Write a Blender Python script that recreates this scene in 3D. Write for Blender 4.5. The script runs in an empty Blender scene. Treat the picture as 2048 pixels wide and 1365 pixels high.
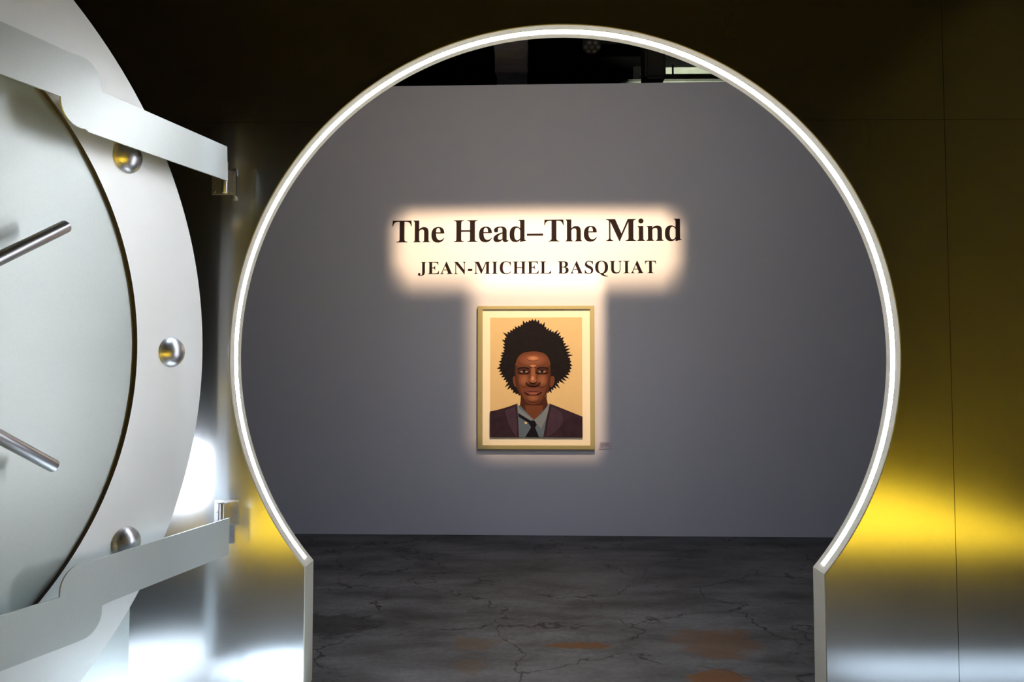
import bpy, bmesh, math, random
from mathutils import Vector, Matrix
from mathutils.geometry import tessellate_polygon

random.seed(7)
SC = bpy.context.scene
COL = SC.collection
pi = math.pi

# ------------------------------------------------------------------ camera
FOCAL_PX = 2048 * 28 / 36
yaw = math.atan(21 / FOCAL_PX)
pit = math.atan(77.5 / math.hypot(FOCAL_PX, 21))
fwd = Vector((-math.sin(yaw) * math.cos(pit), math.cos(yaw) * math.cos(pit), math.sin(pit)))
rgt = Vector((math.cos(yaw), math.sin(yaw), 0))
upv = rgt.cross(fwd)
cam_data = bpy.data.cameras.new('camera')
cam_data.lens = 28
cam_data.sensor_width = 36
cam_data.clip_start = 0.05
cam = bpy.data.objects.new('camera', cam_data)
COL.objects.link(cam)
M = Matrix((rgt, upv, -fwd)).transposed().to_4x4()
M.translation = (0, 0, 1.52)
cam.matrix_world = M
SC.camera = cam

# ------------------------------------------------------------------ exposure and world
SC.view_settings.view_transform = 'Standard'
SC.view_settings.look = 'None'
SC.view_settings.exposure = 0.0
SC.view_settings.gamma = 1
SC.view_settings.use_curve_mapping = False
W = bpy.data.worlds.new('world')
SC.world = W
W.use_nodes = True
W.node_tree.nodes['Background'].inputs[0].default_value = (0.5, 0.55, 0.6, 1)
W.node_tree.nodes['Background'].inputs[1].default_value = 0.0

LED = 70.0          # ring light strip
BASE_LED = 9.0      # strips on the floor along the metal wall
D1 = 3.95           # metal wall plane
THK = 0.147


def lamp(kind, name, loc, energy, color, target=None, **kw):
    ld = bpy.data.lights.new(name, kind)
    ld.energy = energy
    ld.color = color
    for k, v in kw.items():
        setattr(ld, k, v)
    o = bpy.data.objects.new(name, ld)
    o.location = loc
    if target is not None:
        d = Vector(target) - Vector(loc)
        o.rotation_euler = d.to_track_quat('-Z', 'Y').to_euler()
    COL.objects.link(o)
    return o


# back wall: yawed a little; bx() maps wall coordinates (u, z, out) to the world
BETA = math.radians(1.3)
EU = Vector((math.cos(BETA), -math.sin(BETA), 0))
EN = Vector((-math.sin(BETA), -math.cos(BETA), 0))      # out of the wall, to the viewer
BW0 = Vector((0, 7.87, 0))


def bw(u, z, out=0.0):
    return BW0 + EU * u + Vector((0, 0, z)) + EN * out


def framing_projector(name, loc, rect, soft, energy, color):
    """spot lamp with framing shutters: throws one soft edged rectangle on the back wall"""
    ld = bpy.data.lights.new(name, 'SPOT')
    ld.energy = energy
    ld.color = color
    ld.spot_size = math.radians(140)
    ld.spot_blend = 0.0
    ld.shadow_soft_size = 0.004
    o = bpy.data.objects.new(name, ld)
    o.location = loc
    # aim: local -Z onto the wall normal, local X along the wall
    zc = EN.copy()
    xc = EU.copy()
    yc = zc.cross(xc)
    o.matrix_world = Matrix.Translation(loc) @ Matrix((xc, yc, zc)).transposed().to_4x4()
    COL.objects.link(o)
    rel = Vector(loc) - BW0
    dist = rel.dot(EN)
    lu, lz = rel.dot(EU), loc[2]
    ld.use_nodes = True
    nt = ld.node_tree
    N, L = nt.nodes, nt.links
    em = [n for n in N if n.type == 'EMISSION'][0]
    tc = N.new('ShaderNodeTexCoord')
    sp = N.new('ShaderNodeSeparateXYZ')
    L.new(tc.outputs['Normal'], sp.inputs[0])
    az = N.new('ShaderNodeMath'); az.operation = 'ABSOLUTE'; L.new(sp.outputs[2], az.inputs[0])

    def coord(out, off):
        d = N.new('ShaderNodeMath'); d.operation = 'DIVIDE'
        L.new(out, d.inputs[0]); L.new(az.outputs[0], d.inputs[1])
        m = N.new('ShaderNodeMath'); m.operation = 'MULTIPLY_ADD'
        L.new(d.outputs[0], m.inputs[0]); m.inputs[1].default_value = dist; m.inputs[2].default_value = off
        return m.outputs[0]

    def edge(v, a, b):
        r = N.new('ShaderNodeMapRange'); r.interpolation_type = 'SMOOTHERSTEP'
        L.new(v, r.inputs[0])
        r.inputs[1].default_value = a; r.inputs[2].default_value = b
        r.inputs[3].default_value = 0; r.inputs[4].default_value = 1
        return r.outputs[0]

    def mul(a, b):
        m = N.new('ShaderNodeMath'); m.operation = 'MULTIPLY'
        L.new(a, m.inputs[0]); L.new(b, m.inputs[1])
        return m.outputs[0]
    cu = coord(sp.outputs[0], lu)
    cz = coord(sp.outputs[1], lz)
    u0, u1, z0, z1 = rect
    sl, sr, sb, st = soft

    def dist_edge(v, a, s, sign):
        m = N.new('ShaderNodeMath'); m.operation = 'MULTIPLY_ADD'
        L.new(v, m.inputs[0]); m.inputs[1].default_value = sign / s; m.inputs[2].default_value = -sign * a / s
        c = N.new('ShaderNodeClamp'); L.new(m.outputs[0], c.inputs[0])
        return c.outputs[0]
    f = [dist_edge(cu, u0, sl, 1), dist_edge(cu, u1, sr, -1), dist_edge(cz, z0, sb, 1), dist_edge(cz, z1, st, -1)]
    # rounded, soft cornered product, then an eased shoulder
    p = mul(mul(f[0], f[1]), mul(f[2], f[3]))
    s = edge(p, 0.0, 1.0)
    lu_ = N.new('ShaderNodeMath'); lu_.operation = 'MULTIPLY'
    L.new(s, lu_.inputs[0]); lu_.inputs[1].default_value = 1.0
    L.new(lu_.outputs[0], em.inputs['Strength'])
    return o


framing_projector('title_projector', Vector((0.15, 5.25, 3.95)), (-1.44, 1.71, 2.24, 3.34), (0.34, 0.34, 0.46, 0.32), 1120, (1.0, 0.67, 0.37))
framing_projector('portrait_projector', Vector((0.45, 5.3, 4.05)), (-0.69, 0.90, 0.58, 2.75), (0.40, 0.20, 0.36, 0.30), 860, (1.0, 0.68, 0.39))

# warm yellow wash on the floor behind the viewer, seen again in the brushed metal wall
lamp('AREA', 'yellow_floor_wash', (1.0, -1.65, 3.9), 860, (1.0, 0.65, 0.03), (1.0, -1.5, 0), shape='RECTANGLE', size=8.2, size_y=3.8, spread=math.radians(22))
# cool wash on the floor along the foot of the metal wall, left and right of the opening
for nm, x0, x1, e in (('left', -1.42, -0.85, 18), ('right', 1.65, 5.2, 14)):
    lamp('AREA', 'wall_foot_wash_' + nm, ((x0 + x1) / 2, D1 - 0.34, 4.3), e, (0.70, 0.86, 1.0), ((x0 + x1) / 2, D1 - 0.34, 0), shape='RECTANGLE', size=x1 - x0, size_y=0.05, spread=math.radians(9.5))
# flood light on the floor behind the open door
lamp('AREA', 'flood_behind_door', (-2.03, 3.12, 0.95), 6.5, (0.88, 0.94, 1.0), (-1.9, 3.95, 0.93), shape='DISK', size=0.36)
lamp('AREA', 'added_floor_glow', (-2.15, 3.58, 0.60), 19, (0.78, 0.90, 1.0), (-2.1, 3.62, 0), shape='RECTANGLE', size=0.7, size_y=0.3, spread=math.radians(100))  # second lamp, added out of sight behind the door to whiten the floor
# added unseen neutral fill that lifts the dark reflections in the metal wall
lamp('AREA', 'rear_fill', (0.5, -5.7, 2.9), 3.0, (0.9, 0.95, 1.0), (0.5, 3.0, 2.4), shape='RECTANGLE', size=9.0, size_y=4.5)
# work lamp above the far room, on the roof deck
lamp('SPOT', 'roof_lamp', (2.15, 10.4, 4.6), 60, (0.95, 1.0, 0.80), (2.15, 10.55, 5.6), spot_size=math.radians(75), spot_blend=0.4, shadow_soft_size=0.05)
lamp('SPOT', 'duct_fill', (-0.2, 8.5, 4.4), 2.2, (1.0, 0.95, 1.0), (-0.14, 9.3, 5.4), spot_size=math.radians(70), spot_blend=1.0, shadow_soft_size=0.05)  # hidden spot added only to make the duct visible
# added unseen soft fill that brightens the grey gallery wall
lamp('AREA', 'gallery_fill', (0.3, 5.2, 4.6), 19, (0.84, 0.86, 1.0), (0.3, 7.8, 1.6), shape='RECTANGLE', size=4.5, size_y=0.5)


# ------------------------------------------------------------------ helpers
def new_mat(name):
    m = bpy.data.materials.new(name)
    m.use_nodes = True
    return m, m.node_tree, m.node_tree.nodes['Principled BSDF']


def mat(name, col, rough=0.5, metal=0.0, noise=0.0, nscale=40, emit=0.0, ecol=None, spec=0.5, bump=0.0):
    m, nt, b = new_mat(name)
    b.inputs['Base Color'].default_value = (*col, 1)
    b.inputs['Roughness'].default_value = rough
    b.inputs['Metallic'].default_value = metal
    b.inputs['Specular IOR Level'].default_value = spec
    if noise or bump:
        tc = nt.nodes.new('ShaderNodeTexCoord')
        n = nt.nodes.new('ShaderNodeTexNoise')
        n.inputs['Scale'].default_value = nscale
        n.inputs['Detail'].default_value = 4
        nt.links.new(tc.outputs['Object'], n.inputs['Vector'])
        if noise:
            mx = nt.nodes.new('ShaderNodeMix'); mx.data_type = 'RGBA'
            mx.inputs['A'].default_value = (*[c * (1 - noise) for c in col], 1)
            mx.inputs['B'].default_value = (*[min(1, c * (1 + noise)) for c in col], 1)
            nt.links.new(n.outputs['Fac'], mx.inputs['Factor'])
            nt.links.new(mx.outputs['Result'], b.inputs['Base Color'])
        if bump:
            bp = nt.nodes.new('ShaderNodeBump')
            bp.inputs['Strength'].default_value = bump
            bp.inputs['Distance'].default_value = 0.01
            nt.links.new(n.outputs['Fac'], bp.inputs['Height'])
            nt.links.new(bp.outputs['Normal'], b.inputs['Normal'])
    if emit:
        b.inputs['Emission Color'].default_value = (*(ecol or col), 1)
        b.inputs['Emission Strength'].default_value = emit
    return m


def brushed(name, col, r1, r2, mixf, seams=False, streak=0.02, nscale=(3, 3, 3)):
    """metal laminate: a tight and a wide reflection lobe, faint smudges"""
    m, nt, b = new_mat(name)
    N, L = nt.nodes, nt.links
    out = [n for n in N if n.type == 'OUTPUT_MATERIAL'][0]
    b2 = N.new('ShaderNodeBsdfPrincipled')
    tc = N.new('ShaderNodeTexCoord')
    mp = N.new('ShaderNodeMapping'); mp.inputs['Scale'].default_value = nscale
    L.new(tc.outputs['Object'], mp.inputs[0])
    n = N.new('ShaderNodeTexNoise'); n.inputs['Scale'].default_value = 1.0; n.inputs['Detail'].default_value = 6
    L.new(mp.outputs[0], n.inputs['Vector'])
    fine = N.new('ShaderNodeTexNoise'); fine.inputs['Scale'].default_value = 140; fine.inputs['Detail'].default_value = 2
    L.new(tc.outputs['Object'], fine.inputs['Vector'])
    mx = N.new('ShaderNodeMix'); mx.data_type = 'RGBA'
    mx.inputs['A'].default_value = (*[c * (1 - streak * 3) for c in col], 1)
    mx.inputs['B'].default_value = (*[min(1, c * (1 + streak * 3)) for c in col], 1)
    L.new(n.outputs['Fac'], mx.inputs['Factor'])
    mf = N.new('ShaderNodeMix'); mf.data_type = 'RGBA'; mf.blend_type = 'OVERLAY'; mf.inputs['Factor'].default_value = 0.10
    L.new(mx.outputs['Result'], mf.inputs['A']); L.new(fine.outputs['Fac'], mf.inputs['B'])
    colout = mf.outputs['Result']
    if seams:
        sp = N.new('ShaderNodeSeparateXYZ'); L.new(tc.outputs['Object'], sp.inputs[0])

        def line(o, c, w):
            a = N.new('ShaderNodeMath'); a.operation = 'SUBTRACT'; L.new(o, a.inputs[0]); a.inputs[1].default_value = c
            d = N.new('ShaderNodeMath'); d.operation = 'ABSOLUTE'; L.new(a.outputs[0], d.inputs[0])
            g = N.new('ShaderNodeMath'); g.operation = 'LESS_THAN'; L.new(d.outputs[0], g.inputs[0]); g.inputs[1].default_value = w
            return g.outputs[0]
        mxx = N.new('ShaderNodeMath'); mxx.operation = 'MAXIMUM'
        L.new(line(sp.outputs[0], 2.109, 0.0016), mxx.inputs[0]); L.new(line(sp.outputs[2], 2.82, 0.0013), mxx.inputs[1])
        ms = N.new('ShaderNodeMix'); ms.data_type = 'RGBA'
        L.new(mxx.outputs[0], ms.inputs['Factor']); L.new(colout, ms.inputs['A'])
        ms.inputs['B'].default_value = (0.05, 0.05, 0.05, 1)
        colout = ms.outputs['Result']
    rr = N.new('ShaderNodeMath'); rr.operation = 'MULTIPLY_ADD'
    L.new(n.outputs['Fac'], rr.inputs[0]); rr.inputs[1].default_value = 0.04; rr.inputs[2].default_value = r1 - 0.02
    for q, r in ((b, None), (b2, r2)):
        q.inputs['Metallic'].default_value = 1
        L.new(colout, q.inputs['Base Color'])
        if r is None:
            L.new(rr.outputs[0], q.inputs['Roughness'])
        else:
            q.inputs['Roughness'].default_value = r
    ms = N.new('ShaderNodeMixShader'); ms.inputs[0].default_value = mixf
    L.new(b.outputs[0], ms.inputs[1]); L.new(b2.outputs[0], ms.inputs[2])
    L.new(ms.outputs[0], out.inputs['Surface'])
    return m


def link(name, me, mats, parent=None):
    o = bpy.data.objects.new(name, me)
    COL.objects.link(o)
    for m in (mats if isinstance(mats, (list, tuple)) else [mats]):
        me.materials.append(m)
    if parent is not None:
        o.parent = parent
    return o


def bmobj(name, bm, mats, parent=None, smooth=False, auto=None):
    bmesh.ops.recalc_face_normals(bm, faces=bm.faces)
    me = bpy.data.meshes.new(name)
    bm.to_mesh(me)
    bm.free()
    if smooth:
        for p in me.polygons:
            p.use_smooth = True
    if auto is not None:
        me.set_sharp_from_angle(angle=math.radians(auto))
    return link(name, me, mats, parent)


def tag(o, label=None, cat=None, group=None, kind=None):
    if label: o['label'] = label
    if cat: o['category'] = cat
    if group: o['group'] = group
    if kind: o['kind'] = kind
    return o


def empty(name, loc=(0, 0, 0)):
    o = bpy.data.objects.new(name, None)
    o.location = loc
    o.empty_display_size = 0.1
    COL.objects.link(o)
    return o


def box(bm, x0, x1, y0, y1, z0, z1, T=None, mi=0):
    vs = []
    for x in (x0, x1):
        for y in (y0, y1):
            for z in (z0, z1):
                p = Vector((x, y, z))
                vs.append(bm.verts.new(T(p) if T else p))
    for f in ((0, 1, 3, 2), (4, 6, 7, 5), (0, 4, 5, 1), (2, 3, 7, 6), (0, 2, 6, 4), (1, 5, 7, 3)):
        fc = bm.faces.new([vs[i] for i in f]); fc.material_index = mi
    return vs


def prism(bm, loops, a, b, T, mi=0, side_mi=None, cap_b=True):
    """extrude a 2d polygon (first loop outer, the others holes) from depth a to depth b; T(x, y, d) -> world"""
    flat = [Vector((p[0], p[1], 0)) for lp in loops for p in lp]
    tris = tessellate_polygon([[Vector((p[0], p[1], 0)) for p in lp] for lp in loops])
    va = [bm.verts.new(T(p.x, p.y, a)) for p in flat]
    vb = [bm.verts.new(T(p.x, p.y, b)) for p in flat] if b is not None else None
    for t in tris:
        try:
            f = bm.faces.new([va[i] for i in t]); f.material_index = mi
            if vb and cap_b:
                f = bm.faces.new([vb[i] for i in reversed(t)]); f.material_index = mi
        except ValueError:
            pass
    if vb:
        k = 0
        for lp in loops:
            n = len(lp)
            for i in range(n):
                j = (i + 1) % n
                f = bm.faces.new([va[k + i], va[k + j], vb[k + j], vb[k + i]])
                f.material_index = mi if side_mi is None else side_mi
            k += n
    return va, vb


def circle(r, n, cx=0, cy=0, a0=0):
    return [(cx + r * math.cos(a0 + 2 * pi * i / n), cy + r * math.sin(a0 + 2 * pi * i / n)) for i in range(n)]


def tube(bm, p0, p1, r, n=20, caps=True, bev=0.0):
    p0, p1 = Vector(p0), Vector(p1)
    ax = (p1 - p0).normalized()
    s = ax.orthogonal().normalized()
    t = ax.cross(s)
    L_ = (p1 - p0).length
    st = [(0, r)] if not bev else [(0, r - bev), (bev * .3, r - bev * .3), (bev, r)]
    st += [(L_, r)] if not bev else [(L_ - bev, r), (L_ - bev * .3, r - bev * .3), (L_, r - bev)]
    rings = []
    for d, rad in st:
        rings.append([bm.verts.new(p0 + ax * d + (s * math.cos(2 * pi * i / n) + t * math.sin(2 * pi * i / n)) * rad) for i in range(n)])
    for a, b in zip(rings, rings[1:]):
        for i in range(n):
            bm.faces.new([a[i], a[(i + 1) % n], b[(i + 1) % n], b[i]])
    if caps:
        bm.faces.new(rings[0][::-1]); bm.faces.new(rings[-1])


# ------------------------------------------------------------------ materials
M_wall = brushed('brushed_metal_laminate', (0.60, 0.62, 0.66), 0.155, 0.34, 0.12, seams=True, streak=0.02)
M_door = brushed('brushed_door_laminate', (0.93, 0.96, 0.94), 0.42, 0.58, 0.60, streak=0.02, nscale=(1.2, 1.2, 3))
M_inner = brushed('brushed_inner_plate', (0.64, 0.69, 0.68), 0.38, 0.6, 0.5, streak=0.03, nscale=(1.0, 1.0, 2.5))
M_arm = brushed('brushed_arm_steel', (0.66, 0.70, 0.69), 0.36, 0.6, 0.45, streak=0.02)
M_steel = mat('polished_steel', (0.60, 0.61, 0.64), 0.34, 1.0, noise=0.05, nscale=200)
M_rim = mat('dark_bronze_rim', (0.035, 0.026, 0.020), 0.8, 0.0)
M_reveal = mat('cream_opening_lining', (0.46, 0.455, 0.40), 0.6, noise=0.03, nscale=60)
M_led = mat('lit_white_diffuser', (1, 1, 1), 0.4, emit=LED, ecol=(0.93, 0.95, 1.0))
M_channel = mat('white_channel', (0.7, 0.7, 0.7), 0.5)
M_wallback = mat('grey_gallery_paint', (0.53, 0.54, 0.63), 0.9, noise=0.03, nscale=120, bump=0.05)
M_dark = mat('matt_black_paint', (0.013, 0.012, 0.013), 0.95, noise=0.2, nscale=3, spec=0.0)
M_darkmetal = mat('dark_steelwork', (0.05, 0.05, 0.05), 0.7, 0.2, noise=0.3, nscale=6)
M_foil = mat('dull_duct_foil', (0.5, 0.48, 0.52), 0.5, 0.5, noise=0.3, nscale=14, bump=0.6)
M_deck = mat('galvanised_roof_deck', (0.55, 0.58, 0.50), 0.5, 0.3, noise=0.35, nscale=9)
M_black = mat('black_vinyl', (0.010, 0.006, 0.008), 0.9, spec=0.1)
M_frame = mat('olive_gilt_wood', (0.34, 0.30, 0.14), 0.5, 0.0, noise=0.12, nscale=90)
M_mat = mat('cream_mount_board', (0.74, 0.68, 0.55), 0.9, noise=0.03, nscale=150)
M_card = mat('pale_label_card', (0.50, 0.46, 0.58), 0.8)
M_ink = mat('dark_violet_print', (0.06, 0.05, 0.10), 0.8)
M_pencil = mat('pale_pencil_marks', (0.9, 0.86, 0.7), 0.8)


def floor_material():
    m, nt, b = new_mat('worn_concrete')
    N, L = nt.nodes, nt.links
    tc = N.new('ShaderNodeTexCoord')

    def noise(scale, detail, rough=0.6, sc=(1, 1, 1)):
        mp = N.new('ShaderNodeMapping'); mp.inputs['Scale'].default_value = sc
        L.new(tc.outputs['Object'], mp.inputs[0])
        n = N.new('ShaderNodeTexNoise'); n.inputs['Scale'].default_value = scale
        n.inputs['Detail'].default_value = detail; n.inputs['Roughness'].default_value = rough
        L.new(mp.outputs[0], n.inputs['Vector'])
        return n
    n1 = noise(1.6, 8, 0.65, (0.7, 1.4, 1))
    n2 = noise(30, 5)
    cr = N.new('ShaderNodeValToRGB')
    cr.color_ramp.elements[0].position = 0.33; cr.color_ramp.elements[0].color = (0.030, 0.030, 0.029, 1)
    cr.color_ramp.elements[1].position = 0.70; cr.color_ramp.elements[1].color = (0.135, 0.135, 0.14, 1)
    L.new(n1.outputs['Fac'], cr.inputs[0])
    mg = N.new('ShaderNodeMix'); mg.data_type = 'RGBA'; mg.blend_type = 'OVERLAY'; mg.inputs['Factor'].default_value = 0.45
    L.new(cr.outputs[0], mg.inputs['A']); L.new(n2.outputs['Fac'], mg.inputs['B'])
    # cracks: distorted cell borders, broken up by noise
    wn = noise(2.2, 4)
    ad = N.new('ShaderNodeVectorMath'); ad.operation = 'MULTIPLY_ADD'
    L.new(wn.outputs['Color'], ad.inputs[0]); ad.inputs[1].default_value = (0.6, 0.6, 0.6); L.new(tc.outputs['Object'], ad.inputs[2])
    vo = N.new('ShaderNodeTexVoronoi'); vo.feature = 'DISTANCE_TO_EDGE'; vo.inputs['Scale'].default_value = 1.15
    L.new(ad.outputs[0], vo.inputs['Vector'])
    cl = N.new('ShaderNodeMapRange'); L.new(vo.outputs['Distance'], cl.inputs[0])
    cl.inputs[1].default_value = 0.0; cl.inputs[2].default_value = 0.014; cl.inputs[3].default_value = 1; cl.inputs[4].default_value = 0
    br = noise(3.0, 3)
    bl = N.new('ShaderNodeMapRange'); L.new(br.outputs['Fac'], bl.inputs[0])
    bl.inputs[1].default_value = 0.38; bl.inputs[2].default_value = 0.5
    mm = N.new('ShaderNodeMath'); mm.operation = 'MULTIPLY'; L.new(cl.outputs[0], mm.inputs[0]); L.new(bl.outputs[0], mm.inputs[1])
    mk = N.new('ShaderNodeMix'); mk.data_type = 'RGBA'
    L.new(mm.outputs[0], mk.inputs['Factor']); L.new(mg.outputs['Result'], mk.inputs['A'])
    mk.inputs['B'].default_value = (0.012, 0.012, 0.012, 1)
    col = mk.outputs['Result']
    # rusty stains, each with its own place and outline
    sn = noise(5.0, 5, 0.7)
    for (sx, sy, rx, ry, cc, st) in STAINS:
        sb = N.new('ShaderNodeVectorMath'); sb.operation = 'SUBTRACT'; L.new(tc.outputs['Object'], sb.inputs[0]); sb.inputs[1].default_value = (sx, sy, 0)
        dv = N.new('ShaderNodeVectorMath'); dv.operation = 'DIVIDE'; L.new(sb.outputs[0], dv.inputs[0]); dv.inputs[1].default_value = (rx, ry, 1)
        ln = N.new('ShaderNodeVectorMath'); ln.operation = 'LENGTH'; L.new(dv.outputs[0], ln.inputs[0])
        a = N.new('ShaderNodeMath'); a.operation = 'MULTIPLY_ADD'; L.new(sn.outputs['Fac'], a.inputs[0]); a.inputs[1].default_value = 2.6; L.new(ln.outputs['Value'], a.inputs[2])
        r = N.new('ShaderNodeMapRange'); L.new(a.outputs[0], r.inputs[0])
        r.inputs[1].default_value = 2.0; r.inputs[2].default_value = 2.35; r.inputs[3].default_value = st; r.inputs[4].default_value = 0
        mk = N.new('ShaderNodeMix'); mk.data_type = 'RGBA'
        L.new(r.outputs[0], mk.inputs['Factor']); L.new(col, mk.inputs['A'])
        mk.inputs['B'].default_value = (*cc, 1)
        col = mk.outputs['Result']
    L.new(col, b.inputs['Base Color'])
    b.inputs['Roughness'].default_value = 0.55
    b.inputs['Specular IOR Level'].default_value = 0.25
    bp = N.new('ShaderNodeBump'); bp.inputs['Strength'].default_value = 0.25; bp.inputs['Distance'].default_value = 0.01
    L.new(n2.outputs['Fac'], bp.inputs['Height']); L.new(bp.outputs['Normal'], b.inputs['Normal'])
    return m


RUST = (0.11, 0.045, 0.012)
STAINS = [(0.33, 4.64, 0.18, 0.07, RUST, 0.9), (1.10, 4.70, 0.28, 0.26, (0.10, 0.055, 0.03), 0.75), (1.0, 4.1, 0.16, 0.16, RUST, 0.9),
          (-0.27, 4.66, 0.13, 0.12, (0.09, 0.055, 0.03), 0.6), (-0.30, 4.30, 0.10, 0.12, (0.09, 0.055, 0.03), 0.5),
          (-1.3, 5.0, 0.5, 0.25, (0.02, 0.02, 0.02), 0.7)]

# ------------------------------------------------------------------ room shell
XL, XR, YN, YF, H = -4.6, 5.6, -6.0, 14.0, 6.2
bm = bmesh.new(); box(bm, XL, XR, YN, D1 + 0.02, -0.1, 0)
tag(bmobj('floor', bm, mat('pale_grey_painted_floor', (0.40, 0.40, 0.395), 0.6, noise=0.06, nscale=5)), kind='structure')
bm = bmesh.new(); box(bm, XL, XR, D1 + 0.02, YF, -0.1, 0)
tag(bmobj('floor', bm, floor_material()), kind='structure')
bm = bmesh.new(); box(bm, XL, XR, YN, YF, H, H + 0.1)
tag(bmobj('ceiling', bm, M_dark), kind='structure')
bm = bmesh.new(); box(bm, XL - 0.1, XL, YN, YF, -0.1, H + 0.1)
tag(bmobj('wall_left', bm, M_dark), kind='structure')
bm = bmesh.new(); box(bm, XR, XR + 0.1, YN, YF, -0.1, H + 0.1)
tag(bmobj('wall_right', bm, mat('dark_grey_paint', (0.055, 0.055, 0.06), 0.9, noise=0.1, nscale=4)), kind='structure')
bm = bmesh.new(); box(bm, XL, XR, YN - 0.1, YN, -0.1, H + 0.1)
tag(bmobj('wall_rear', bm, M_dark), kind='structure')
bm = bmesh.new(); box(bm, XL, XR, YF, YF + 0.1, -0.1, H + 0.1)
tag(bmobj('wall_far', bm, M_dark), kind='structure')
# free standing gallery wall
bm = bmesh.new()
box(bm, -3.9, 5.0, 0, 0.12, 0, 4.485, T=lambda p: bw(p.x, p.z, -p.y))
tag(bmobj('wall_back', bm, M_wallback), kind='structure')

# ------------------------------------------------------------------ metal wall with the vault opening
OC = (0.2025, 1.655)
OR = 1.6635
JL, JR = -1.072, 1.4735
aL = math.atan2(0.598 - OC[1], JL - OC[0])      # about -140 deg
aR = math.atan2(0.572 - OC[1], JR - OC[0])      # about -40 deg
rL = math.hypot(0.598 - OC[1], JL - OC[0]); rR = math.hypot(0.572 - OC[1], JR - OC[0])
NA = 220
a_start, a_end = aL + 2 * pi, aR               # from the left corner over the top to the right corner


def ring_r(a):
    wl = max(0.0, 1 - (a_start - a) / math.radians(35))
    wr = max(0.0, 1 - (a - a_end) / math.radians(35))
    return OR + (rL - OR) * wl ** 2 + (rR - OR) * wr ** 2


ANG = [a_start + (a_end - a_start) * i / NA for i in range(NA + 1)]
ARC = [(OC[0] + ring_r(a) * math.cos(a), OC[1] + ring_r(a) * math.sin(a)) for a in ANG]
WTOP = 4.9
outline = [(XL, 0), (JL, 0)] + ARC + [(JR, 0), (XR, 0), (XR, WTOP), (XL, WTOP)]
bm = bmesh.new()
prism(bm, [outline], D1, D1 + THK, lambda x, z, d: Vector((x, d, z)))
for f in bm.faces:
    c = f.calc_center_median()
    f.material_index = 0 if abs(c.y - D1) < 1e-4 else 1
tag(bmobj('wall_front', bm, [M_wall, M_dark]), kind='structure')
# cream lining of the opening
inner = [(JL, 0.0)] + ARC + [(JR, 0.0)]


def inset(path, d):
    out = []
    for i, p in enumerate(path):
        a = Vector(path[max(i - 1, 0)]); b = Vector(path[min(i + 1, len(path) - 1)])
        t1 = (Vector(p) - a).normalized() if i else (b - Vector(p)).normalized()
        t2 = (b - Vector(p)).normalized() if i < len(path) - 1 else t1
        n1 = Vector((t1.y, -t1.x)); n2 = Vector((t2.y, -t2.x))
        n = (n1 + n2)
        n = n.normalized() / max(0.5, n.normalized().dot(n1))
        out.append((p[0] + n.x * d, p[1] + n.y * d))
    return out


def band(bm, path, d0, d1, y0, y1, mi=0):
    A = inset(path, d0); B = inset(path, d1)
    secs = []
    for p, q in zip(A, B):
        secs.append([bm.verts.new((p[0], y0, p[1])), bm.verts.new((q[0], y0, q[1])), bm.verts.new((q[0], y1, q[1])), bm.verts.new((p[0], y1, p[1]))])
    for s, t in zip(secs, secs[1:]):
        for i in range(4):
            j = (i + 1) % 4
            f = bm.faces.new([s[i], t[i], t[j], s[j]]); f.material_index = mi
    bm.faces.new(secs[0][::-1]); bm.faces.new(secs[-1])


bm = bmesh.new()
band(bm, inner, 0.0, 0.005, D1 - 0.003, D1 + THK + 0.002)
tag(bmobj('trim_1', bm, M_reveal), kind='structure')
# the light strip: a raised flat diffuser in an aluminium channel, two lengths butted near the top right
jt = int(NA * (a_start - math.radians(69.5)) / (a_start - a_end))
ls = empty('light_strip', (OC[0], D1 + THK / 2, 0.6))
for k, (i0, i1) in enumerate(((1, jt), (jt, NA - 1))):
    seg = ARC[i0:i1 + 1]
    ya, yb = D1 + 0.0495 + k * 0.001, D1 + 0.0955 + k * 0.001
    bm = bmesh.new(); band(bm, seg, 0.005, 0.0068, ya - 0.002, yb + 0.002)
    o = bmobj('channel', bm, M_channel, ls); o.matrix_parent_inverse = ls.matrix_basis.inverted()
    bm = bmesh.new(); band(bm, seg, 0.0066, 0.0074, ya, yb)
    o = bmobj('lit_diffuser', bm, M_led, ls); o.matrix_parent_inverse = ls.matrix_basis.inverted()
tag(ls, 'glowing white light strip curving round the inside of the keyhole-shaped opening', 'light strip')
# ------------------------------------------------------------------ vault door
AL = math.radians(19)
DU = Vector((math.sin(AL), math.cos(AL), 0))
DN = Vector((math.cos(AL), -math.sin(AL), 0))
DC = Vector((-2.0574, 2.2298, 1.638))
DR = 1.634
dz0 = 1.623 - 1.638      # the measured offsets below are from height 1.623


def dp(u, z, n=0.0):
    return DC + DU * u + Vector((0, 0, z + dz0)) + DN * n


door = empty('vault_door', (DC.x, DC.y, 0))
DINV = Matrix.Translation((DC.x, DC.y, 0)).inverted()


def dpart(name, bm, m, parent=door, **k):
    o = bmobj(name, bm, m, parent, **k)
    if parent is door:
        o.matrix_parent_inverse = DINV
    return o


c0 = -dz0
bm = bmesh.new()
prism(bm, [circle(DR, 200, 0, c0), circle(1.236, 160, 0, c0)[::-1]], 0.0, -0.055, lambda x, y, d: dp(x, y, d))
for f in bm.faces:
    f.normal_update()
    c = f.calc_center_median() - DC
    if abs(f.normal.dot(DN)) < 0.5 and math.hypot(c.dot(DU), c.z) < 1.3:
        f.material_index = 1
dpart('outer_ring', bm, [M_door, M_rim])
bm = bmesh.new()
prism(bm, [circle(1.2355, 160, 0, c0)], -0.019, -0.055, lambda x, y, d: dp(x, y, d))
dpart('inner_plate', bm, M_inner)


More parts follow.
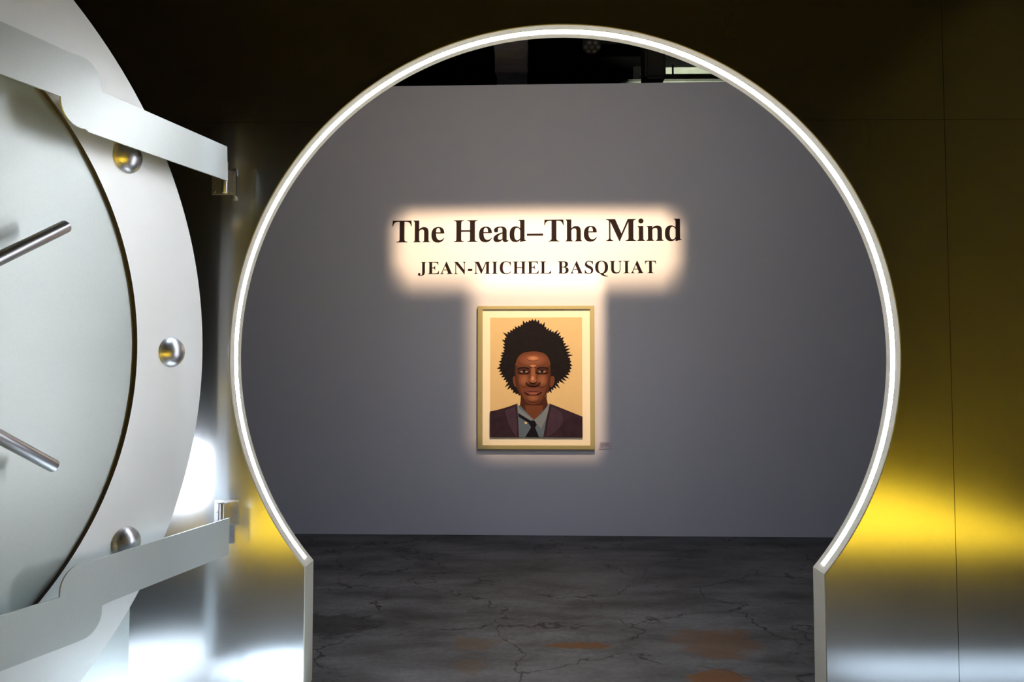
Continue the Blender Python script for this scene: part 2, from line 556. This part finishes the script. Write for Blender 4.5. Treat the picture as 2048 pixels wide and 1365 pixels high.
def arc_pts(cx, cy, r, a0, a1, n=8):
    return [(cx + r * math.cos(math.radians(a0 + (a1 - a0) * i / n)), cy + r * math.sin(math.radians(a0 + (a1 - a0) * i / n))) for i in range(n + 1)]


UP = [(1.6431, 1.0129), (1.6539, 0.8493), (0.8574, 0.8502), (0.842, 0.8581), (0.8228, 0.8552), (0.8035, 0.8565), (0.7849, 0.8621), (0.768, 0.8715),
      (0.7535, 0.8845), (0.7423, 0.9002), (0.7347, 0.9181), (0.7312, 0.9372), (0.731, 0.9472), (-1.1559, 0.9443), (-1.1559, 1.1294), (0.7545, 1.1265),
      (0.8313, 1.1315), (0.8473, 1.1278), (0.8624, 1.1214), (0.8761, 1.1124), (0.8881, 1.1013), (0.898, 1.0882), (0.9054, 1.0736), (0.9102, 1.0579),
      (0.9122, 1.0416), (0.9132, 1.0285)]
LO = [(1.7068, -0.7594), (0.8819, -0.7986), (0.8584, -0.7984), (0.8444, -0.8016), (0.8312, -0.8071), (0.8191, -0.8148), (0.8085, -0.8244),
      (0.7997, -0.8357), (0.7929, -0.8483), (0.7883, -0.8618), (0.7861, -0.876), (0.7849, -0.8985), (-1.1559, -0.9328), (-1.1559, -1.114),
      (0.8525, -1.0846), (0.8992, -1.0818), (0.9125, -1.0789), (0.9252, -1.074), (0.937, -1.0672), (0.9476, -1.0587), (0.9568, -1.0487), (0.9644, -1.0374),
      (0.9702, -1.0251), (0.974, -1.0121), (0.9759, -0.9788), (1.019, -0.973), (1.7038, -0.9318)]
for pts, lab in ((UP, 'upper'), (LO, 'lower')):
    bm = bmesh.new()
    prism(bm, [pts], 0.115, 0.108, lambda x, y, d: dp(x, y, d))
    bmesh.ops.remove_doubles(bm, verts=bm.verts, dist=0.0004)
    arm = dpart('hinge_arm', bm, M_arm)
    zc = 1.06 if lab == 'upper' else -1.03
    for uu in (0.55, -0.75):
        bm = bmesh.new()
        tube(bm, dp(uu, zc, 0.0), dp(uu, zc, 0.108), 0.03, 20)
        bmobj('spacer', bm, M_steel, arm)

# domed bolts round the outer ring
angs = [36.1, 0.9, -33.4] + [-33.4 - 36.3 * k for k in range(1, 8)]
for k, a in enumerate(angs):
    bm = bmesh.new()
    bmesh.ops.create_uvsphere(bm, u_segments=36, v_segments=20, radius=0.069)
    dele = [v for v in bm.verts if v.co.z < -0.001]
    bmesh.ops.delete(bm, geom=dele, context='VERTS')
    cpos = dp(1.43 * math.cos(math.radians(a)), 1.43 * math.sin(math.radians(a)), 0.0)
    zdir = DN
    mtx = Matrix.Translation(cpos) @ Matrix((DU, DN.cross(DU), DN)).transposed().to_4x4() @ Matrix.Diagonal((1, 1, 0.75, 1))
    bmesh.ops.transform(bm, matrix=mtx, verts=bm.verts)
    dpart('domed_bolt', bm, M_steel, smooth=True)

# spoked handwheel in the middle
bm = bmesh.new()
tube(bm, dp(0, 0, -0.019), dp(0, 0, 0.17), 0.14, 40, bev=0.02)
hub = dpart('handwheel_hub', bm, M_steel, smooth=True, auto=35)
for k in range(6):
    a = math.radians([31.3, -29.2, 91, 151, 211, 271][k])
    ln = [0.905, 0.86, 0.89, 0.89, 0.89, 0.89][k]
    bm = bmesh.new()
    tube(bm, dp(0.1 * math.cos(a), 0.1 * math.sin(a), 0.12), dp(ln * math.cos(a), ln * math.sin(a), 0.112), 0.0235, 28, bev=0.006)
    o = bmobj('spoke', bm, M_steel, hub, smooth=True, auto=35)
tag(door, 'huge round brushed-metal vault door standing open at the left of the opening', 'vault door', kind='thing')

# hinges on the metal wall
for which, (x0, z0, xb, zb0, zb1) in (('upper', (-1.563, 2.450, -1.468, 2.440, 2.60)), ('lower', (-1.521, 0.806, -1.455, 0.70, 0.922))):
    hr = empty('hinge', (x0 + 0.06, D1, z0))
    inv = hr.matrix_basis.inverted()
    hr.parent = door; hr.matrix_parent_inverse = DINV

    def hpart(nm, bm, m, **k):
        o = bmobj(nm, bm, m, hr, **k); o.matrix_parent_inverse = inv; return o
    bm = bmesh.new(); box(bm, x0, x0 + 0.123, D1 - 0.006, D1, z0, z0 + 0.122)
    bmesh.ops.bevel(bm, geom=bm.edges[:], offset=0.002, segments=2, affect='EDGES')
    hpart('mounting_plate', bm, M_steel)
    bm = bmesh.new(); box(bm, xb + 0.004, xb + 0.012, D1 - 0.075, D1 - 0.006, z0 + 0.004, z0 + 0.11)
    hpart('flange', bm, M_steel)
    bm = bmesh.new(); tube(bm, (xb - .004, D1 - 0.072, zb0), (xb - .004, D1 - 0.072, zb1), 0.015, 24, bev=0.003)
    hpart('hinge_barrel', bm, M_steel, smooth=True, auto=35)
    for sx in (0.014, 0.109):
        for sz in (0.016, 0.061, 0.106):
            b2 = bmesh.new()
            tube(b2, (x0 + sx, D1 - 0.006, z0 + sz), (x0 + sx, D1 - 0.009, z0 + sz), 0.0052, 14)
            box(b2, x0 + sx - .0035, x0 + sx + .0035, D1 - 0.0094, D1 - 0.009, z0 + sz - .0007, z0 + sz + .0007, mi=1)
            hpart('screw', b2, [M_steel, M_rim])

# grey panel carrying the door
bm = bmesh.new()
T2 = lambda x, y, d: DC + DU * x + Vector((0, 0, y - DC.z)) + DN * d
prism(bm, [[(-1.1, 0.0), (1.287, 0.0), (1.287, 1.2), (-1.1, 1.2)]], -0.06, -0.11, T2)
o = bmobj('support_panel', bm, M_arm)
tag(o, 'grey upright metal panel standing on the floor behind the bottom of the round door', 'panel')


# ------------------------------------------------------------------ wall lettering
def P(*cmds, n=7):
    """outline from points (x, y), quadratics (cx, cy, x, y) and cubics (c1x, c1y, c2x, c2y, x, y)"""
    out = []
    for c in cmds:
        if len(c) == 2:
            out.append(c)
        elif len(c) == 4:
            x0, y0 = out[-1]
            for i in range(1, n + 1):
                t = i / n
                out.append(((1 - t) ** 2 * x0 + 2 * t * (1 - t) * c[0] + t * t * c[2], (1 - t) ** 2 * y0 + 2 * t * (1 - t) * c[1] + t * t * c[3]))
        else:
            x0, y0 = out[-1]
            for i in range(1, n + 1):
                t = i / n; s = 1 - t
                out.append((s ** 3 * x0 + 3 * s * s * t * c[0] + 3 * s * t * t * c[2] + t ** 3 * c[4], s ** 3 * y0 + 3 * s * s * t * c[1] + 3 * s * t * t * c[3] + t ** 3 * c[5]))
    if math.dist(out[0], out[-1]) < 0.5:
        out.pop()
    return out


def stem(xl, xr, y0, y1, bl=None, br=None, tl=None, tr=None, sh=19, bh=62):
    """upright stem with bracketed slab serifs; bl/br/tl/tr are the x of the serif tips"""
    c = []
    if bl is not None:
        c += [(xl, y0 + bh + 20), (xl, y0 + sh + 2, bl, y0 + sh), (bl, y0)]
    else:
        c += [(xl, y0)]
    if br is not None:
        c += [(br, y0), (br, y0 + sh), (xr, y0 + sh + 2, xr, y0 + bh + 20)]
    else:
        c += [(xr, y0)]
    if tr is not None:
        c += [(xr, y1 - bh - 20), (xr, y1 - sh - 2, tr, y1 - sh), (tr, y1)]
    else:
        c += [(xr, y1)]
    if tl is not None:
        c += [(tl, y1), (tl, y1 - sh), (xl, y1 - sh - 2, xl, y1 - bh - 20)]
    else:
        c += [(xl, y1)]
    return P(*c)


def rect(x0, x1, y0, y1):
    return [(x0, y0), (x1, y0), (x1, y1), (x0, y1)]


def ell(cx, cy, rx, ry, n=40):
    return [(cx + rx * math.cos(2 * pi * i / n), cy + ry * math.sin(2 * pi * i / n)) for i in range(n)]


def lower_stem(xl, xr, bl, br, top, flag):
    """lowercase stem: slab foot, flag serif at the top left"""
    return P((xl, 82), (xl, 21, bl, 15), (bl, 0), (br, 0), (br, 15), (xr, 21, xr, 82), (xr, top), (flag, top), (flag, top - 15), (xl, top - 21, xl, top - 82))


GLYPH = {
    'T': [[P((43, 676), (624, 676), (636, 500), (614, 500), (600, 575, 556, 612), (520, 641, 450, 641), (408, 641), (408, 90), (408, 21, 500, 19), (507, 0), (160, 0),
             (160, 19), (258, 21, 258, 90), (258, 641), (214, 641), (150, 641, 110, 612), (68, 578, 53, 500), (31, 500))]],
    'H': [[stem(103, 255, 0, 676, 21, 340, 21, 340)], [stem(525, 677, 0, 676, 440, 759, 440, 759)], [rect(250, 530, 318, 366)]],
    'I': [[stem(119, 271, 0, 676, 20, 370, 20, 370)]],
    'E': [[P((16, 0), (632, 0), (641, 190), (619, 190), (604, 110, 555, 72), (515, 38, 410, 38), (255, 38), (255, 322), (270, 322), (350, 322, 378, 296), (405, 265, 408, 222),
             (430, 222), (430, 474), (408, 474), (400, 425, 376, 395), (348, 366, 280, 366), (255, 366), (255, 638), (395, 638), (490, 638, 530, 606), (568, 570, 578, 505),
             (601, 505), (596, 676), (16, 676), (16, 657), (103, 655, 103, 590), (103, 90), (103, 21, 16, 19))]],
    'L': [[P((19, 0), (625, 0), (638, 205), (614, 205), (598, 125, 545, 80), (500, 38, 390, 38), (258, 38), (258, 590), (258, 655, 352, 657), (352, 676), (19, 676),
             (19, 657), (106, 655, 106, 590), (106, 90), (106, 21, 19, 19))]],
    'N': [[P((12, 676), (225, 676), (585, 228), (585, 585), (585, 650, 487, 657), (487, 676), (701, 676), (701, 657), (622, 650, 622, 585), (622, -18), (598, -18), (142, 540),
             (142, 95), (142, 28, 236, 19), (236, 0), (18, 0), (18, 19), (104, 28, 104, 95), (104, 590), (72, 650, 12, 657))]],
    'M': [[P((14, 676), (290, 676), (482, 236), (672, 676), (926, 676), (926, 657), (846, 655, 846, 590), (846, 90), (846, 21, 926, 19), (926, 0), (610, 0), (610, 19),
             (694, 21, 694, 90), (694, 594), (432, 0), (412, 0), (146, 590), (146, 108), (146, 32, 226, 19), (226, 0), (14, 0), (14, 19), (104, 32, 104, 108), (104, 590),
             (104, 652, 14, 657))]],
    'A': [[P((344, 690), (368, 690), (618, 105), (655, 24, 692, 19), (692, 0), (368, 0), (368, 19), (460, 24, 436, 92), (408, 165), (408, 165), (392, 205), (178, 205), (146, 128), (110, 28, 214, 19),
             (214, 0), (9, 0), (9, 19), (60, 28, 98, 112)), P((285, 462), (375, 245), (195, 245))]],
    'B': [[P((16, 0), (350, 0), (619, 0, 619, 188), (619, 318, 452, 352), (580, 392, 580, 510), (580, 676, 330, 676), (16, 676), (16, 657), (103, 655, 103, 590), (103, 90), (103, 21, 16, 19), n=12),
           P((255, 336), (315, 336), (456, 336, 456, 186), (456, 36, 315, 36), (255, 36, 255, 80), n=10)[::-1],
           P((255, 372), (255, 600), (255, 640, 300, 640), (425, 640, 425, 508), (425, 372, 310, 372), n=10)[::-1]]],
    'C': [[P((664, 670), (640, 670), (628, 642, 598, 648), (520, 691, 400, 691), (49, 691, 49, 328), (49, -19, 395, -19), (590, -19, 687, 118), (668, 134), (560, 30, 430, 30),
             (222, 30, 222, 350), (222, 654, 410, 654), (600, 654, 640, 448), (664, 448), n=14)]],
    'S': [[P((502, 692), (480, 692), (470, 660, 440, 668), (370, 692, 300, 692), (62, 692, 62, 492), (62, 385, 190, 318), (330, 245), (400, 205, 400, 140), (400, 20, 282, 20),
             (125, 20, 70, 215), (46, 215), (46, -18), (70, -18), (82, 14, 112, 6), (190, -19, 275, -19), (518, -19, 518, 185), (518, 320, 370, 395), (240, 462), (170, 500, 170, 560),
             (170, 652, 290, 652), (425, 652, 478, 488), (502, 488), n=12)]],
    'Q': [[P((388, 691), (743, 691, 743, 336), (743, 40, 500, -8), (540, -130, 735, -150), (735, -170), (640, -180, 550, -165), (380, -130, 300, -8), (35, 40, 35, 336), (35, 691, 388, 691), n=16),
           P((388, 657), (208, 657, 208, 336), (208, 18, 388, 18), (570, 18, 570, 336), (570, 657, 388, 657), n=14)]],
    'U': [[P((16, 676), (16, 657), (103, 655, 103, 590), (103, 240), (103, -19, 360, -19), (615, -19, 615, 240), (615, 585), (615, 650, 701, 657), (701, 676), (488, 676),
             (488, 657), (576, 650, 576, 585), (576, 250), (576, 48, 420, 48), (255, 48, 255, 250), (255, 590), (255, 655, 340, 657), (340, 676), n=12)]],
    'J': [[P((148, 676), (148, 657), (235, 655, 235, 590), (235, 100), (235, -60, 150, -60), (118, -60, 128, -10), (150, 60, 80, 64), (3, 60, 3, -10), (10, -96, 140, -96),
             (387, -90, 387, 120), (387, 590), (387, 655, 474, 657), (474, 676), n=10)]],
    '-': [[rect(44, 287, 171, 287)]],
    '\u2013': [[rect(0, 500, 181, 246)]],
    'h': [[lower_stem(64, 200, 18, 250, 676, 18)],
          [P((190, 385), (250, 473, 350, 473), (490, 473, 490, 310), (490, 82), (490, 21, 534, 15), (534, 0), (306, 0), (306, 15), (354, 21, 354, 82), (354, 310), (354, 398, 290, 398),
             (235, 398, 190, 330))]],
    'n': [[lower_stem(66, 202, 21, 252, 461, 21)],
          [P((192, 385), (252, 473, 352, 473), (492, 473, 492, 310), (492, 82), (492, 21, 537, 15), (537, 0), (308, 0), (308, 15), (356, 21, 356, 82), (356, 310), (356, 398, 292, 398),
             (237, 398, 192, 330))]],
    'i': [[lower_stem(66, 202, 18, 255, 461, 18)], [ell(133, 613, 78, 78)]],
    'e': [[P((412, 132), (350, 58, 282, 58), (170, 70, 166, 268), (424, 268), (420, 473, 242, 473), (25, 473, 25, 222), (25, -14, 230, -14), (362, -14, 426, 120), n=14),
           P((168, 304), (168, 440, 236, 440), (302, 440, 302, 304), n=10)]],
    'a': [[P((488, 52), (462, 40, 447, 48), (436, 54, 436, 80), (436, 320), (436, 473, 265, 473), (42, 473, 42, 350), (48, 290, 110, 288), (172, 292, 172, 345), (160, 400, 172, 415),
             (195, 440, 245, 440), (302, 436, 302, 370), (302, 290), (25, 225, 25, 96), (30, -14, 145, -14), (240, -12, 304, 66), (320, -12, 396, -14), (455, -12, 488, 34), n=9),
           P((302, 98), (262, 62, 222, 62), (164, 66, 164, 130), (164, 205, 302, 252), n=8)]],
    'd': [[P((534, 28), (455, 14, 350, -14), (350, 50), (290, -14, 208, -14), (25, -10, 25, 222), (25, 473, 215, 473), (300, 473, 350, 415), (350, 600), (345, 655, 295, 661), (295, 676),
             (486, 676), (486, 82), (486, 45, 534, 43), n=12),
           P((350, 120), (350, 350), (310, 430, 258, 430), (170, 430, 170, 215), (174, 42, 262, 42), (320, 45, 350, 120), n=10)]],
}
ADV = {'T': 667, 'h': 556, 'e': 444, ' ': 250, 'H': 778, 'a': 500, 'd': 556, '\u2013': 500, 'M': 944, 'i': 278, 'n': 556, 'J': 500, 'E': 667, 'A': 722, 'N': 722, '-': 333,
       'I': 389, 'C': 722, 'L': 667, 'B': 667, 'S': 556, 'Q': 778, 'U': 722}


def lettering(text, u0, z0, em, track, slope, label):
    root = empty('wall_lettering', bw(u0, z0))
    inv = root.matrix_basis.inverted()
    x = 0.0
    for ch in text:
        if ch != ' ':
            bm = bmesh.new()
            for piece in GLYPH[ch]:
                prism(bm, piece, 0.0006, 0.0022, lambda px, py, d: bw(u0 + (x + px) * em / 1000, z0 + py * em / 1000 + slope * (x + px) * em / 1000, d))
            o = bmobj('letter', bm, M_black, root)
            o.matrix_parent_inverse = inv
        x += ADV[ch] + track
    tag(root, label, 'wall text')
    return x


lettering('The Head\u2013The Mind', -1.313, 2.894, 0.3235, 0, 0.0, 'large black serif title lettering, upper line on the grey wall')
lettering('JEAN-MICHEL BASQUIAT', -1.0425, 2.573, 0.1800, 30, 0.0, 'smaller black capital lettering, lower line beneath the title on the grey wall')

# ------------------------------------------------------------------ framed portrait
fp = empty('framed_portrait', bw(0.132, 0.838))
FINV = fp.matrix_basis.inverted()


def fpart(name, bm, m, **k):
    o = bmobj(name, bm, m, fp, **k); o.matrix_parent_inverse = FINV; return o


u0, u1, z0, z1 = -0.441, 0.705, 0.838, 2.247
fw, fd = 0.048, 0.045
bm = bmesh.new()
o_, i_ = [(u0, z0), (u1, z0), (u1, z1), (u0, z1)], [(u0 + fw, z0 + fw * .86), (u1 - fw * .86, z0 + fw * .86), (u1 - fw * .86, z1 - fw * .7), (u0 + fw, z1 - fw * .7)]
secs = []
for (ou, oz), (iu, iz) in zip(o_, i_):
    q = [(ou, oz, 0.001), (ou, oz, fd - .003), (ou + (iu - ou) * .08, oz + (iz - oz) * .08, fd), (iu - (iu - ou) * .08, iz - (iz - oz) * .08, fd), (iu, iz, fd - .003), (iu, iz, 0.001)]
    secs.append([bm.verts.new(bw(*p)) for p in q])
for k in range(4):
    a, b = secs[k], secs[(k + 1) % 4]
    for i in range(6):
        j = (i + 1) % 6
        bm.faces.new([a[i], b[i], b[j], a[j]])
fpart('frame', bm, M_frame)
bm = bmesh.new()
box(bm, u0 + fw - .005, u1 - fw + .012, 0.004, 0.022, z0 + .036, z1 - .028, T=lambda p: bw(p.x, p.z, p.y))
fpart('mount_board', bm, M_mat)

# the print: a plain painted bust of a person in a dark jacket, blue shirt and tie
PU, PZ, PS = -0.319, 2.134, 0.906 / 184.0


def pp(x, y, d):
    return bw(PU + x * PS, PZ - y * PS, d)


PM = {}
base_col = {}


def pm(name, col, noise=0.12, sc=30):
    base_col[name] = col
    PM[name] = mat(name, col, 0.75, noise=noise, nscale=sc, spec=0.1)


pm('print_ochre', (0.55, 0.41, 0.22), 0.05, 12)
pm('print_black', (0.008, 0.006, 0.008), 0.5)
pm('print_skin', (0.115, 0.038, 0.020), 0.16, 9)
pm('print_skin_light', (0.23, 0.088, 0.048), 0.12, 12)
pm('print_skin_dark', (0.050, 0.016, 0.010), 0.2)
pm('print_skin_glow', (0.46, 0.20, 0.11), 0.1)
pm('print_lip', (0.15, 0.045, 0.04), 0.1)
pm('print_eye', (0.30, 0.22, 0.20), 0.05)
pm('print_jacket', (0.026, 0.014, 0.024), 0.5, 14)
pm('print_lapel', (0.045, 0.026, 0.046), 0.4, 16)
pm('print_shirt', (0.085, 0.12, 0.17), 0.15, 14)
pm('print_collar', (0.15, 0.18, 0.22), 0.12, 14)
pm('print_tie', (0.006, 0.005, 0.010), 0.4)
pm('print_button', (0.5, 0.42, 0.25), 0.05)
pkeys = list(PM)
bm = bmesh.new()
lay = [0.0225]


def shape(m, pts):
    lay[0] += 0.00022
    prism(bm, [pts], lay[0], None, pp, mi=pkeys.index(m))


def oval(cx, cy, rx, ry, n=36, sq=1.0):
    out = []
    for i in range(n):
        a = 2 * pi * i / n
        c, s_ = math.cos(a), math.sin(a)
        out.append((cx + rx * math.copysign(abs(c) ** sq, c), cy + ry * math.copysign(abs(s_) ** sq, s_)))
    return out


shape('print_ochre', [(0, 0), (184, 0), (184, 239), (0, 239)])
# tousled rounded hair with short ragged tufts
rnd = random.Random(3)
hair = []
NH = 150
for i in range(NH):
    a = -pi * 0.5 + 2 * pi * i / NH
    base = 1 + 0.05 * math.sin(3 * a + 1) + 0.04 * math.sin(7 * a)
    tuft = (0.02 + 0.13 * rnd.random() ** 2 if i % 2 else -0.01 - 0.03 * rnd.random())
    hair.append((88 + 69 * math.cos(a) * (base + tuft), 84 + 73 * math.sin(a) * (base + tuft)))
shape('print_black', hair)
# neck, face, ears
shape('print_skin_dark', P((62, 160), (58, 186), (88, 206), (118, 186), (112, 158)))
shape('print_skin', P((70, 176), (72, 192), (88, 205), (104, 192), (106, 176)))
shape('print_skin', P((50, 118), (44, 116, 46, 128), (48, 140, 53, 140), (56, 128)))
shape('print_skin', P((122, 118), (130, 114, 129, 128), (126, 140, 121, 140), (118, 128)))
face = P((50, 100), (52, 74, 70, 70), (88, 66, 102, 70), (120, 74, 121, 100), (122, 130, 118, 142), (112, 160, 98, 170), (86, 177, 74, 170), (60, 160, 53, 142), (49, 124, 50, 100), n=8)
shape('print_skin', face)
for k in range(5):
    w = 7.5 - 1.5 * k
    key = 'tone_side_%d' % k
    pm(key, tuple(base_col['print_skin'][j] + (base_col['print_skin_dark'][j] - base_col['print_skin'][j]) * (k + 1) / 5 for j in range(3)), 0.1); pkeys.append(key)
    shape(key, P((50, 96), (49, 128, 54, 144), (60, 158, 72, 168), (60 + w * .5, 154, 54 + w, 142), (49 + w, 120, 50 + w, 96)))
    shape(key, P((121, 96), (122, 130, 117, 143), (110, 158, 99, 169), (112 - w * .5, 154, 117 - w, 142), (121.5 - w, 120, 121 - w, 96)))
def blend(a, b, cx, cy, rx, ry, n=7):
    A = base_col[a]; B = base_col[b]
    for i in range(n):
        t = (i + 1) / n
        key = 'tone_%s_%s_%d' % (a[6:], b[6:], i)
        if key not in PM:
            pm(key, tuple(A[k] + (B[k] - A[k]) * t for k in range(3)), 0.08)
            pkeys.append(key)
        f = 1 - 0.8 * i / n
        shape(key, oval(cx, cy, rx * f, ry * f))


blend('print_skin', 'print_skin_light', 86, 85, 29, 14)
blend('print_skin', 'print_skin_light', 68, 125, 11, 14)
blend('print_skin', 'print_skin_light', 104, 125, 11, 14)
blend('print_skin', 'print_skin_light', 86, 161, 13, 8)
blend('print_skin_light', 'print_skin_glow', 86, 82, 12, 5)
blend('print_skin_light', 'print_skin_glow', 86, 97, 7, 2.6)
# brows and eyes
for sx in (-1, 1):
    cx = 86 + sx * 18
    shape('print_skin_dark', oval(cx, 107, 12.5, 6))
    shape('print_black', P((cx - sx * 11, 101.5), (cx, 97, cx + sx * 13, 101), (cx + sx * 12, 103.5), (cx, 100, cx - sx * 11, 104)))
    shape('print_eye', P((cx - 8, 108.5), (cx, 103.5, cx + 8, 108.5), (cx, 112.5, cx - 8, 108.5)))
    shape('print_black', oval(cx, 107.8, 3.2, 3.1))
    shape('print_black', P((cx - 9, 108.5), (cx, 102, cx + 9, 108.5), (cx, 104.4, cx - 9, 108.5)))
# nose
shape('print_skin_light', P((83, 100), (89, 100), (91, 122), (86, 130, 81, 122)))
shape('print_skin_dark', P((72, 128), (76, 134, 86, 134), (96, 134, 100, 128), (101, 132), (96, 137, 86, 137), (76, 137, 71, 132)))
shape('print_skin_light', oval(86, 126, 7, 5))
shape('print_skin_glow', oval(85, 122, 2.6, 4))
# mouth
shape('print_lip', P((68, 147), (78, 141, 83, 142.5), (86, 144, 89, 142.5), (96, 141, 104, 147), (94, 155.5, 86, 155.5), (76, 155.5, 68, 147)))
shape('print_skin_dark', P((67, 147), (80, 146, 86, 147.6), (92, 146, 105, 147), (92, 149, 86, 149.2), (80, 149, 67, 147)))
shape('print_skin_light', oval(86, 152, 8, 1.8))
# shirt, tie, jacket
shape('print_shirt', [(50, 176), (60, 176), (88, 205), (116, 176), (124, 178), (120, 239), (52, 239)])
shape('print_collar', [(54, 170), (59, 182), (86, 203), (80, 207), (56, 190)])
shape('print_collar', [(118, 171), (119, 186), (102, 222), (87, 205), (104, 192)])
shape('print_tie', [(56, 191), (81, 206), (89, 206), (93, 214), (90, 220), (98, 239), (70, 239), (82, 219), (76, 210), (57, 198)])
shape('print_button', oval(71.5, 210.5, 2.6, 2.6, 16))
shape('print_jacket', P((0, 188), (30, 182, 54, 172), (56, 200), (58, 239), (0, 239)))
shape('print_jacket', P((119, 172), (150, 184, 184, 198), (184, 239), (106, 239), (112, 205)))
shape('print_lapel', P((30, 186), (50, 178), (54, 210), (54, 239), (36, 220, 30, 186)))
shape('print_lapel', P((123, 178), (142, 190), (146, 204), (140, 226, 112, 239), (116, 205)))
fpart('print', bm, [PM[k] for k in pkeys])
# faint pale pencil marks along the bottom margin
bm = bmesh.new()
rnd = random.Random(5)
for (a, b) in ((0.155, 0.27), (0.36, 0.55)):
    bm = bmesh.new()
    x = a
    while x < b:
        h = 0.006 + 0.008 * rnd.random(); w = 0.002
        x2 = x + 0.006 + 0.006 * rnd.random()
        prism(bm, [[(x, 0.897), (x + w, 0.897), (x2, 0.897 + h), (x2 - w, 0.897 + h)]], 0.0222, 0.0226, lambda px, py, d: bw(px, py, d))
        x += 0.012 + 0.012 * rnd.random()
    fpart('pencil_marks', bm, M_pencil)
tag(fp, 'olive-framed portrait print of a person in dark jacket and tie, hung under the lettering', 'picture')

# small caption card beside the frame
cl = empty('caption_card', bw(0.811, 0.84))
bm = bmesh.new(); box(bm, 0.749, 0.873, 0.0005, 0.006, 0.841, 0.911, T=lambda p: bw(p.x, p.z, p.y))
bmobj('card', bm, M_card, cl).matrix_parent_inverse = cl.matrix_basis.inverted()
bm = bmesh.new()
rnd = random.Random(9)
for k, wd in enumerate((0.085, 0.088, 0.078, 0.095, 0.035)):
    x, z = 0.762, 0.898 - k * 0.0098
    while x < 0.762 + wd:
        w = 0.004 + 0.008 * rnd.random()
        box(bm, x, min(x + w, 0.762 + wd), 0.0061, 0.0066, z, z + 0.0042, T=lambda p: bw(p.x, p.z, p.y))
        x += w + 0.0022
bmobj('small_print', bm, M_ink, cl).matrix_parent_inverse = cl.matrix_basis.inverted()
tag(cl, 'small pale caption card on the grey wall, right of the bottom corner of the frame', 'label')

# ------------------------------------------------------------------ roof void seen over the grey wall
bm = bmesh.new()
prof = [(-0.33, 5.4), (0.06, 5.4), (0.06, 5.75), (-0.33, 5.75)]
NS = 26
secs = []
rnd = random.Random(2)
for i in range(NS):
    y = 7.6 + i * 0.16
    g = 0.012 if i % 9 == 5 else 0.0
    secs.append([bm.verts.new((px + math.copysign(g, px + .13) + rnd.uniform(-.006, .006), y, pz - (g if pz < 5.5 else 0) + rnd.uniform(-.008, .008))) for px, pz in prof])
for a, b in zip(secs, secs[1:]):
    for k in range(4):
        j = (k + 1) % 4
        bm.faces.new([a[k], b[k], b[j], a[j]])
bm.faces.new(secs[0]); bm.faces.new(secs[-1][::-1])
tag(bmobj('air_duct', bm, M_foil), 'dull foil-wrapped duct running under the dark roof above the grey wall', 'duct')


def rbeam(y, z, w, h, x0, x1, m, label, nm='steel_channel_rail'):
    bm = bmesh.new()
    prism(bm, [[(x0, y - w / 2), (x1, y - w / 2), (x1, y + w / 2), (x0 - 0.18, y + w / 2)]], z, z + 0.03, lambda px, py, d: Vector((px, py, d)))
    box(bm, x0 + .1, x1, y + w / 2 - 0.03, y + w / 2, z + 0.03, z + h)
    tag(bmobj(nm, bm, m), label, 'rail', 'steel rails across the roof void')


rbeam(10.36, 5.60, 0.22, 0.30, 1.75, XR - .02, M_deck, 'middle pale lit steel rail in the roof void above the grey wall')
rbeam(10.86, 5.60, 0.26, 0.30, 1.45, XR - .02, M_deck, 'lowest pale lit steel rail in the roof void, just over the grey wall')
rbeam(9.72, 5.62, 0.20, 0.30, 1.95, XR - .02, M_deck, 'highest and dimmest steel rail in the roof void, close under the light strip')
# black loudspeaker-like housing and a hooked conduit in front of the lit beams
bm = bmesh.new()
box(bm, 1.42, 1.66, 9.05, 9.42, 5.0, 5.50)
bmesh.ops.bevel(bm, geom=bm.edges[:], offset=0.03, segments=3, affect='EDGES')
lb = empty('junction_box', (1.58, 9.24, 5.0)); linv = lb.matrix_basis.inverted()
bmobj('housing', bm, M_darkmetal, lb).matrix_parent_inverse = linv
bm = bmesh.new(); tube(bm, (1.58, 9.24, 5.4), (1.58, 9.24, H), 0.02, 12)
bmobj('hanger_rod', bm, M_darkmetal, lb).matrix_parent_inverse = linv
bm = bmesh.new(); tube(bm, (1.66, 9.15, 5.06), (1.76, 9.15, 5.06), 0.012, 10); tube(bm, (1.755, 9.15, 5.05), (1.755, 9.15, 5.19), 0.012, 10)
bmobj('hooked_conduit', bm, M_darkmetal, lb).matrix_parent_inverse = linv
tag(lb, 'black box with hooked conduit hanging in front of the lit beams in the roof void', 'junction box')
# dark seven lensed spotlight
sl = empty('ceiling_spotlight', (0.77, 8.65, 5.2)); sinv = sl.matrix_basis.inverted()
ax = Vector((0.0, -0.45, -0.9)).normalized()
c = Vector((0.77, 8.65, 5.2))
bm = bmesh.new(); tube(bm, c - ax * 0.16, c, 0.105, 32, bev=0.01)
bmobj('housing', bm, M_darkmetal, sl, smooth=True, auto=35).matrix_parent_inverse = sinv
s_ = Vector((1, 0, 0)); s_ = (s_ - ax * s_.dot(ax)).normalized(); t_ = ax.cross(s_)
M_lens = mat('dull_lens_glass', (0.16, 0.17, 0.19), 0.4)
for k in range(7):
    off = Vector((0, 0, 0)) if k == 0 else (s_ * math.cos(k * pi / 3) + t_ * math.sin(k * pi / 3)) * 0.066
    bm = bmesh.new(); tube(bm, c + off, c + off + ax * 0.012, 0.024, 20, bev=0.006)
    bmobj('lens', bm, M_lens, sl, smooth=True).matrix_parent_inverse = sinv
bm = bmesh.new(); tube(bm, c - ax * 0.1, Vector((c.x, c.y + .09, H)), 0.015, 10)
bmobj('hanger_rod', bm, M_darkmetal, sl).matrix_parent_inverse = sinv
tag(sl, 'dark unlit spotlight with a cluster of seven small lenses in the roof void', 'spotlight')
